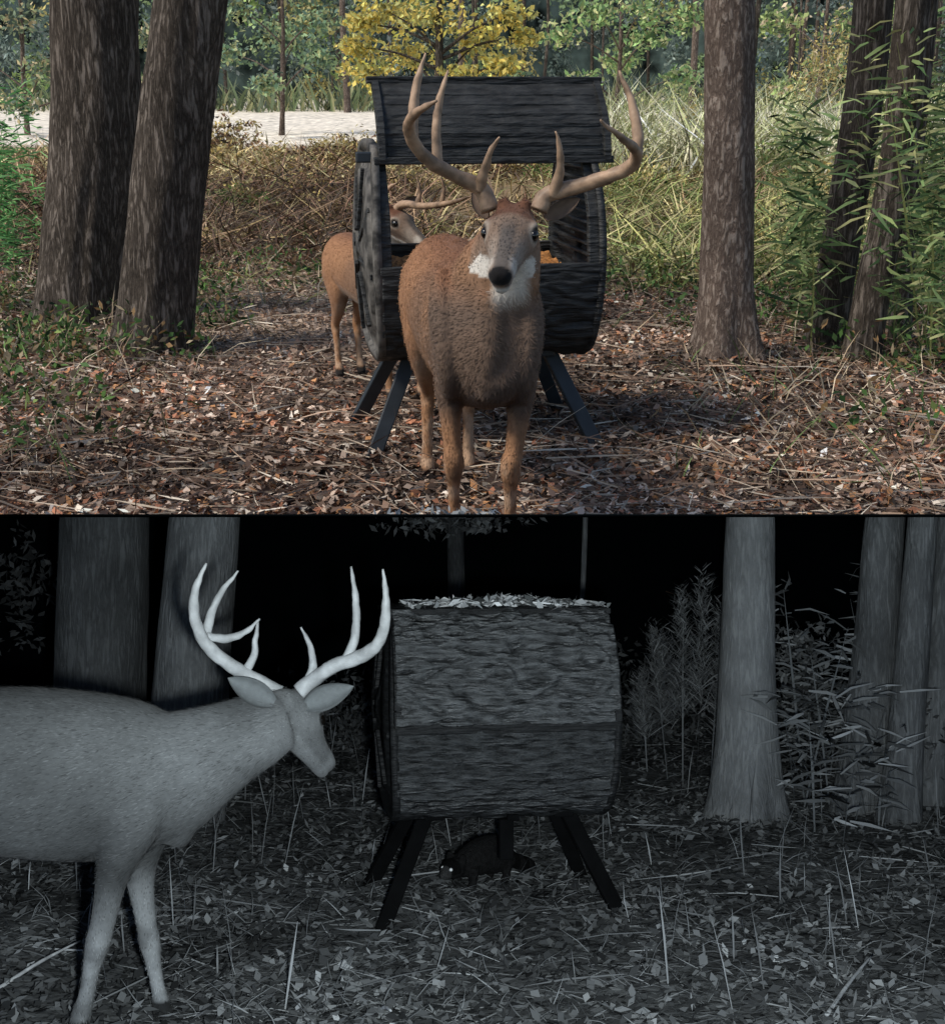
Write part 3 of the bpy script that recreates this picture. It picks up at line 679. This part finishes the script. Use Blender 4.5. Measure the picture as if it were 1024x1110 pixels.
for c,r,d,k in[(700,130,25,'l'),(735,115,25,'l'),(680,150,24,'y'),(860,130,22,'l'),(885,85,22,'y'),(900,60,22,'y'),(850,170,18,'g'),(760,130,24,'y')]:
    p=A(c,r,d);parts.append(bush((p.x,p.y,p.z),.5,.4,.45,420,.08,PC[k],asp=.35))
SETA.append(merge('shrubs',parts,M_fol))
parts=[]
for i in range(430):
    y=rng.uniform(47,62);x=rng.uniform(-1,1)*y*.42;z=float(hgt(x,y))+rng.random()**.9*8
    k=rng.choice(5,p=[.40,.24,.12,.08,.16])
    cols=[[(.22,.29,.26),(.29,.36,.33),(.12,.165,.145)],[(.23,.33,.17),(.33,.44,.21),(.12,.17,.10)],[(.40,.52,.18),(.26,.40,.14)],[(.62,.53,.2),(.45,.40,.18)],[(.08,.11,.10),(.13,.165,.15),(.25,.28,.26)]][k]  # distance haze put into paler, bluer leaf colours
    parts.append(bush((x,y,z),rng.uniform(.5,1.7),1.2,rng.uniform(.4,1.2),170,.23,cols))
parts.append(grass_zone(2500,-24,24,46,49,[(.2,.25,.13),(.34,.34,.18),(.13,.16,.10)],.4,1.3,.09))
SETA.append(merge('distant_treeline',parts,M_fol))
M_bg=mat_plain('forest_depth',(.045,.064,.06),1,0,.9,.9,0)
SETA.append(mesh_py('background',[(-60+6*i,66+2*math.sin(i*1.3),z) for z in(-1,10,24) for i in range(21)],[(r*21+i,r*21+i+1,(r+1)*21+i+1,(r+1)*21+i) for r in(0,1) for i in range(20)],M_bg,True))
dt=empty('distant_tree_trunks')
for i in range(44):
    y=rng.uniform(44,60) if i>2 else rng.uniform(28,34);x=rng.uniform(-1,1)*y*.38;z=float(hgt(x,y))
    trunk('trunk',(x,y,z),(x+rng.normal()*.3,y,z+11),rng.uniform(.04,.13),.04,M_barkA2 if i%3 else M_barkA,.2,1,dt,.03,16,10,i)
SETA.append(dt)
def leafy_tree(name,base,topz,r,clumps,n,size,cols,mat,w=None,limb=True,setl=SETA):
    e=empty(name);b=Vector(base)
    trunk('trunk',b,(b.x+.2,b.y,topz),r,r*.4,mat,.3,1,e,.05,40,16,b.x)
    parts=[]
    for c,rx,rz in clumps:
        parts.append(bush(c,rx,rx,rz,n,size,cols,w))
        if limb:
            s=Vector((b.x+.1,b.y,max(b.z+.5,c[2]-rx*1.2)));m=s.lerp(Vector(c),.5)+Vector((0,0,.1))
            tube('limb',[(s,r*.4),(m,r*.25),(Vector(c),r*.1)],mat,e,4,6)
    o=merge('crown',parts,M_fol);o.parent=e;setl.append(e);return e
cl=[]
for c,r,rx in[(400,78,.6),(440,60,.7),(470,20,.8),(520,45,.7),(545,70,.45),(420,12,.7),(500,84,.5),(550,15,.6),(388,50,.4),(465,-30,.9),(415,95,.3),(395,25,.4),(570,40,.35)]:
    p=A(c,r,28+rng.normal()*.6);cl.append(((p.x,p.y,p.z),rx*1.0,rx*.55))
p=A(474,150,28);leafy_tree('yellow_maple_tree',(p.x,p.y,float(hgt(p.x,p.y))),6.5,.10,cl,330,.14,[(.82,.63,.16),(.66,.52,.14),(.55,.54,.2),(.4,.38,.14)],M_barkA)
for nm,pts,cols,bx in [('young_broadleaf_tree',[(600,40,.6),(640,20,.7),(660,70,.6),(700,45,.7),(740,80,.6),(620,85,.5),(690,10,.8),(740,20,.7)],[(.27,.42,.16),(.38,.5,.2),(.14,.24,.11),(.5,.5,.25)],665),
   ('young_broadleaf_tree.001',[(255,55,.6),(300,30,.7),(345,70,.6),(290,85,.5),(355,20,.7),(250,10,.7),(320,50,.6)],[(.19,.30,.18),(.29,.40,.21),(.11,.17,.13),(.42,.44,.22)],305),
   ('young_broadleaf_tree.002',[(845,20,.7),(880,60,.7),(920,20,.8),(850,90,.5),(960,70,.8),(1000,20,.8)],[(.26,.36,.13),(.40,.46,.18),(.14,.2,.09),(.62,.5,.34)],880),
   ('young_broadleaf_tree.003',[(10,20,.8),(60,70,.7),(20,110,.6),(155,40,.6),(160,90,.5),(-20,70,.7)],[(.2,.26,.17),(.3,.36,.18),(.11,.15,.11),(.5,.42,.24)],30)]:
    cl=[]
    for c,r,rx in pts:
        p=A(c+rng.normal()*8,r+rng.normal()*6,31+rng.normal()*1.);cl.append(((p.x,p.y,p.z),rx*.85,rx*.5))
    p=A(bx,150,31);leafy_tree(nm,(p.x,p.y,float(hgt(p.x,p.y))),6,.06,cl,200,.15,cols,M_barkA2)
def big_tree(name,base,top,r0,r1,mat,flare,seed,ext=2.4,droot=.25,wob=.1):
    e=empty(name)
    trunk('trunk',base,top,r0,r1,mat,flare,ext,e,.07,150,72,seed,droot,wob)
    b=Vector(base);t=b+(Vector(top)-b)*ext
    parts=[]
    for i in range(4):
        a=i*2.4+seed;ln=1.2+.4*math.sin(i*3);q=.8+.05*i
        s=b.lerp(t,min(q,.98));c=s+Vector((math.cos(a)*ln,math.sin(a)*ln,.7))
        tube('limb',[(s,r1*.5),(s.lerp(c,.5)+Vector((0,0,.15)),r1*.3),(c,r1*.1)],mat,e,4,8)
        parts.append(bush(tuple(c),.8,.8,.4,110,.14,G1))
    o=merge('crown',parts,M_fol);o.parent=e;SETA.append(e)
def gz(c,d): 
    F=d*math.cos(math.atan(TA))+H*math.sin(math.atan(TA));x=(c-512)/FPX*F
    return Vector((x,d,float(hgt(x,d))))
big_tree('oak_tree',gz(84,10.6),A(103,0,10.6),.37,.27,M_barkA,.2,1)
big_tree('oak_tree.001',gz(160,9.3),A(203,0,9.3),.275,.20,M_barkA,.2,2)
big_tree('oak_tree.002',gz(787,8.9),A(792,0,8.9),.175,.145,M_barkA2,.75,3,droot=.28,wob=.04)
big_tree('slender_tree',gz(893,9.4),A(948,0,9.4),.14,.12,M_barkA,.25,4)
big_tree('slender_tree.001',gz(930,8.9),A(990,0,8.9),.12,.09,M_barkA,.25,5)
big_tree('slender_tree.002',gz(975,9.8),A(1006,0,9.8),.08,.06,M_barkA,.25,6)
def cane(specs,cols,hfun,leafL=.26,leafW=.035,per=9,stemc=(.2,.22,.08),up=.2):
    parts=[]
    for (x,y,h,lean) in specs:
        z=hfun(x,y)
        parts.append(blades_arr(np.array([[x,y,z]]),np.array([[lean,0,1.]]),np.array([h]),np.array([.018]),np.array([stemc]),.1))
        m=int(per*h/.25)
        t=rng.uniform(.25,1,m)
        P=np.stack([x+lean*h*t+rng.normal(size=m)*.05,np.full(m,y)+rng.normal(size=m)*.05,z+h*t*.97],1)
        a=rng.uniform(0,2*math.pi,m)
        D=np.stack([np.cos(a),np.sin(a)*.7,rng.uniform(-.6,.7,m)+up],1)
        parts.append(blades_arr(P,D,rng.uniform(.3,1.2,m)*leafL,rng.uniform(.5,1.2,m)*leafW,pal(m,cols,None,.4),.8))
    return parts
sp=[]
for i in range(46):
    y=rng.uniform(9.7,12);c=rng.choice([rng.uniform(855,900),rng.uniform(950,1060),rng.uniform(950,1060)]);p=gz(c,y);sp.append((p.x,y,rng.uniform(.9,2.6) if c>900 else rng.uniform(.7,1.9),rng.normal()*.14))
for i in range(16):
    y=rng.uniform(8.2,9.2);c=rng.uniform(960,1060);p=gz(c,y);sp.append((p.x,y,rng.uniform(.7,2.3),rng.normal()*.16))
for i in range(5):
    y=rng.uniform(8.8,9.3);c=rng.uniform(855,885);p=gz(c,y);sp.append((p.x,y,rng.uniform(.7,1.9),rng.normal()*.1))
SETA.append(merge('river_cane',cane(sp,[(.16,.24,.09),(.28,.36,.14),(.07,.12,.045),(.44,.44,.2)],lambda x,y:float(hgt(x,y)),.2,.022,9),M_fol))
sp=[]
for i in range(16):
    p=gz(rng.uniform(-25,24),11.5);sp.append((p.x,p.y+rng.normal()*.4,rng.uniform(1.0,2.1),rng.normal()*.08))
SETA.append(merge('green_sapling',cane(sp,[(.16,.40,.12),(.26,.5,.18),(.08,.22,.07)],lambda x,y:float(hgt(x,y)),.14,.016,20),M_fol))
# =================== NIGHT SET ===================
def gzb(c,d): return Vector(((c-512)/FPX*d,d,0))
def hb(x,y): return .03*np.sin(np.asarray(x)*1.7+np.asarray(y))*np.sin(np.asarray(y)*1.3)
ys=np.linspace(1.6,17,170);xs=np.linspace(-7,7,150)
X,Y=np.meshgrid(xs,ys);ny,nx=X.shape
nv=np.array([mnoise.noise(Vector((a*1.1,b*1.1,9))) for a,b in zip(X.ravel(),Y.ravel())])
V=np.stack([X.ravel(),Y.ravel(),hb(X.ravel(),Y.ravel())+nv*.03],1)
idx=np.arange(ny*nx).reshape(ny,nx);Fc=np.stack([idx[:-1,:-1],idx[:-1,1:],idx[1:,1:],idx[1:,:-1]],-1).reshape(-1,4)
C=np.clip(.13+nv*.06,.05,.22)[:,None]*np.array([[.95,1,1.02]])
SETB.append(mesh_np('ground.001',V,Fc,C,M_ground,True))
a=B(512,557.3,1.6);b=B(512,561,17)
V=[(-7,1.6,a.z),(7,1.6,a.z),(7,17,b.z),(-7,17,b.z),(-7,1.6,-.3),(7,1.6,-.3),(7,17,-.3),(-7,17,-.3)]
SETB.append(mesh_py('night_box',V,[(0,1,2,3),(0,3,7,4),(1,5,6,2),(3,2,6,7)],M_black))  # added black box, stands in for the night and keeps daylight out
def gpal(n,vals,w=None,var=.25):
    return pal(n,[(v*.95,v,v*1.02) for v in vals],w,var)
n=36000
y=3.5+12.5*rng.random(n)**1.3;x=rng.uniform(-1,1,n)*(y*.4+.3)
P=np.stack([x,y,hb(x,y)+rng.uniform(0,.04,n)],1)
pt=np.array([mnoise.noise(Vector((a*1.2,b*1.2,14))) for a,b in zip(x,y)])
C=gpal(n,[.10,.16,.23,.32,.05],[4,4,3,.8,2.5],.25)*np.clip(1.0+pt*1.2+.12*x/3,.35,1.7)[:,None]
l1=leaves_arr(P,rng.normal(size=(n,3))*[.4,.4,.2]+[0,0,.9],rng.normal(size=(n,3))*[1,1,.2],rng.uniform(.025,.09,n),rng.uniform(.012,.045,n),C,.3,.2)
SETB.append(merge('leaf_litter.001',[l1],M_leaf))
n=24000
y=3.5+12*rng.random(n)**1.2;x=rng.uniform(-1,1,n)*(y*.4+.3)
P=np.stack([x,y,hb(x,y)],1)
pt=np.array([mnoise.noise(Vector((a*1.0,b*1.0,31))) for a,b in zip(x,y)])
kp=pt+rng.random(n)*.7>.15;P=P[kp];n=len(P)
g1=blades_arr(P,rng.normal(size=(n,3))*[.9,.9,.3]+[0,0,.4],rng.uniform(.05,.22,n),rng.uniform(.003,.006,n),gpal(n,[.11,.18,.25,.34],[4,4,3,.8],.3),.6)
n=260
y=5+8*rng.random(n);x=rng.uniform(-1,1,n)*(y*.4);kk=~((x>-.6)&(x<.8)&(y<7));x=x[kk];y=y[kk];n=len(x)
P=np.stack([x,y,hb(x,y)],1)
g2=blades_arr(P,rng.normal(size=(n,3))*[.12,.12,0]+[0,0,1],rng.uniform(.12,.5,n),rng.uniform(.005,.010,n),gpal(n,[.26,.36,.18],None,.3),.1)
n=220
y=4.5+9*rng.random(n);x=rng.uniform(-1,1,n)*(y*.4)
P=np.stack([x,y,hb(x,y)+.04],1)
g3=blades_arr(P,rng.normal(size=(n,3))*[1,.6,.12],rng.uniform(.2,.7,n),rng.uniform(.005,.009,n),gpal(n,[.24,.34,.18],None,.3),.2)
SETB.append(merge('grass',[g1,g2,g3],M_grass))
st=empty('fallen_branch')
M_st=mat_plain('pale_stick',(.5,.52,.53),.7,.2,.3,20,.2)
for a,b in[((888,1108,5.0),(940,1000,5.6)),((0,1062,5.3),(92,1017,5.8)),((415,1075,5.1),(425,1108,4.9))]:
    p=gzb(a[0],a[2]);q=gzb(b[0],b[2]);tube('stick',[(p+V3((0,0,.03)),.009),(p.lerp(q,.5)+V3((0,0,.07)),.008),(q+V3((0,0,.09)),.004)],M_st,st,5,6)
SETB.append(st)
def treeB(name,cb,d,ct,r0,r1,fl,seed,mat=M_barkB,dr=.3):
    b=gzb(cb,d);t=B(ct,559,d)
    SETB.append(trunk(name,b,t,r0,r1,mat,fl,1.0,None,.03,90,56,seed,dr,.03))
treeB('oak_tree.003',108,10.3,114,.36,.345,.15,11,M_barkB3)
treeB('oak_tree.004',196,8.8,222,.27,.235,.15,12,M_barkB2)
treeB('oak_tree.005',803,9.0,813,.215,.165,.55,13,dr=.32)
treeB('slender_tree.003',925,9.4,960,.17,.14,.3,14,M_barkB2)
treeB('slender_tree.004',968,9.0,1000,.13,.10,.3,15,M_barkB2)
treeB('slender_tree.005',1000,9.6,1030,.12,.10,.3,16,M_barkB2)
treeB('distant_tree',494,15.5,494,.11,.10,.3,17,M_barkB3)
treeB('distant_tree.001',628,15.0,634,.035,.03,.3,18)
sp=[]
for i in range(32):
    y=rng.uniform(9.2,12);c=rng.choice([rng.uniform(848,900),rng.uniform(870,1060)]);p=gzb(c,y);sp.append((p.x,y,rng.uniform(.6,1.9),rng.normal()*.14))
for i in range(7):
    y=rng.uniform(8.0,8.8);c=rng.uniform(870,1040);p=gzb(c,y);sp.append((p.x,y,rng.uniform(.3,1.2),rng.normal()*.14))
GN=[(.27,.285,.29),(.38,.4,.41),(.15,.16,.165)]
SETB.append(merge('river_cane.001',cane(sp,GN,lambda x,y:0.,.22,.022,7,(.25,.27,.28)),M_fol))
parts=[]
for (c,d,h,ln) in[(722,10.5,1.3,-.08),(738,10.2,1.62,.0),(752,10.0,1.75,.04),(768,10.6,1.5,.07),(735,11,1.2,-.12),(700,10.8,.9,-.05),(780,10.3,1.0,.08)]:
    p=gzb(c,d)
    parts.append(blades_arr(np.array([[p.x,p.y,0.]]),np.array([[ln,0,1.]]),np.array([h]),np.array([.014]),np.array([(.3,.32,.33)]),.05))
    m=620;t=rng.uniform(.3,1,m)**.8
    P=np.stack([p.x+ln*h*t+rng.normal(size=m)*.03,p.y+rng.normal(size=m)*.04,h*t*.95+rng.normal(size=m)*.04],1);s=rng.choice([-1,1],m)
    D=np.stack([s*rng.uniform(.1,.8,m),rng.normal(size=m)*.5,rng.uniform(.5,1.2,m)],1)
    parts.append(blades_arr(P,D,rng.uniform(.06,.32,m)*(1.2-.9*t),rng.uniform(.003,.008,m),gpal(m,[.27,.38,.17]),.5))
SETB.append(merge('dog_fennel_weed',parts,M_fol))
def bushb(c,rx,rz,n,size,vals):
    return bush((c.x,c.y,c.z),rx,rx*.6,rz,n,size,[(v*.95,v,v*1.02) for v in vals],asp=.4)
parts=[bushb(B(870,705,10.5),.32,.25,260,.08,[.22,.3]),bushb(B(880,760,10),.4,.35,500,.08,[.16,.28,.08]),bushb(B(990,790,9.6),.5,.5,500,.08,[.11,.18]),
 bushb(B(490,566,15.3),.9,.16,420,.12,[.25,.4]),bushb(B(25,640,14),.35,.7,260,.12,[.1,.16]),bushb(B(380,790,12.5),.6,.3,500,.09,[.12,.2]),bushb(B(700,790,13),.6,.3,400,.09,[.12,.2]),bushb(B(540,670,15),.8,.3,300,.09,[.08,.14]),
 bushb(B(370,760,14),.8,.4,500,.10,[.12,.2]),bushb(B(690,740,14.5),.9,.5,500,.10,[.1,.18]),bushb(B(260,790,12),.5,.3,300,.09,[.1,.17])]
SETB.append(merge('shrubs.001',parts,M_fol))
# ---------- place sets
bpy.context.view_layer.update()
for o in SETA: o.matrix_world=MA@o.matrix_world
for o in SETB: o.matrix_world=MB@o.matrix_world
# ---------- camera
cd=bpy.data.cameras.new('camera');cam=bpy.data.objects.new('camera',cd);col.objects.link(cam)
cd.sensor_fit='HORIZONTAL';cd.sensor_width=36;cd.lens=36*FPX/1024;cd.clip_start=.02;cd.clip_end=1000
cam.location=CAM;cam.rotation_euler=(math.pi/2-math.atan(TA),0,0);sc.camera=cam
# ---------- light
w=bpy.data.worlds.new('World');sc.world=w;w.use_nodes=True
sk=w.node_tree.nodes.new('ShaderNodeTexSky');sk.sky_type='NISHITA';sk.sun_disc=False
EL=R(50);AZ=R(-112)
sk.sun_elevation=EL;sk.sun_rotation=AZ
bg=w.node_tree.nodes['Background'];bg.inputs[1].default_value=.15
w.node_tree.links.new(sk.outputs[0],bg.inputs[0])
sd=bpy.data.lights.new('sun','SUN');sd.energy=3.4;sd.angle=R(18);sd.color=(1,.93,.82)
so=bpy.data.objects.new('sun',sd);col.objects.link(so)
dirv=Vector((math.sin(AZ)*math.cos(EL),math.cos(AZ)*math.cos(EL),math.sin(EL)))
so.rotation_euler=dirv.to_track_quat('Z','Y').to_euler();so.location=dirv*30
# infrared flash of the trail camera (lit lamp of the night photograph)
ld=bpy.data.lights.new('trail_camera_flash','SPOT');ld.energy=270;ld.spot_size=R(60);ld.spot_blend=.4;ld.shadow_soft_size=.03;ld.color=(.92,1,1.02)
lo=bpy.data.objects.new('trail_camera_flash',ld);col.objects.link(lo)
fl=MB@Vector((.1,.3,H-.15));tg=MB@Vector((.4,8,.6));lo.location=fl
lo.rotation_euler=(tg-fl).to_track_quat('-Z','Y').to_euler()
sc.view_settings.view_transform='Standard';sc.view_settings.look='None';sc.view_settings.exposure=0
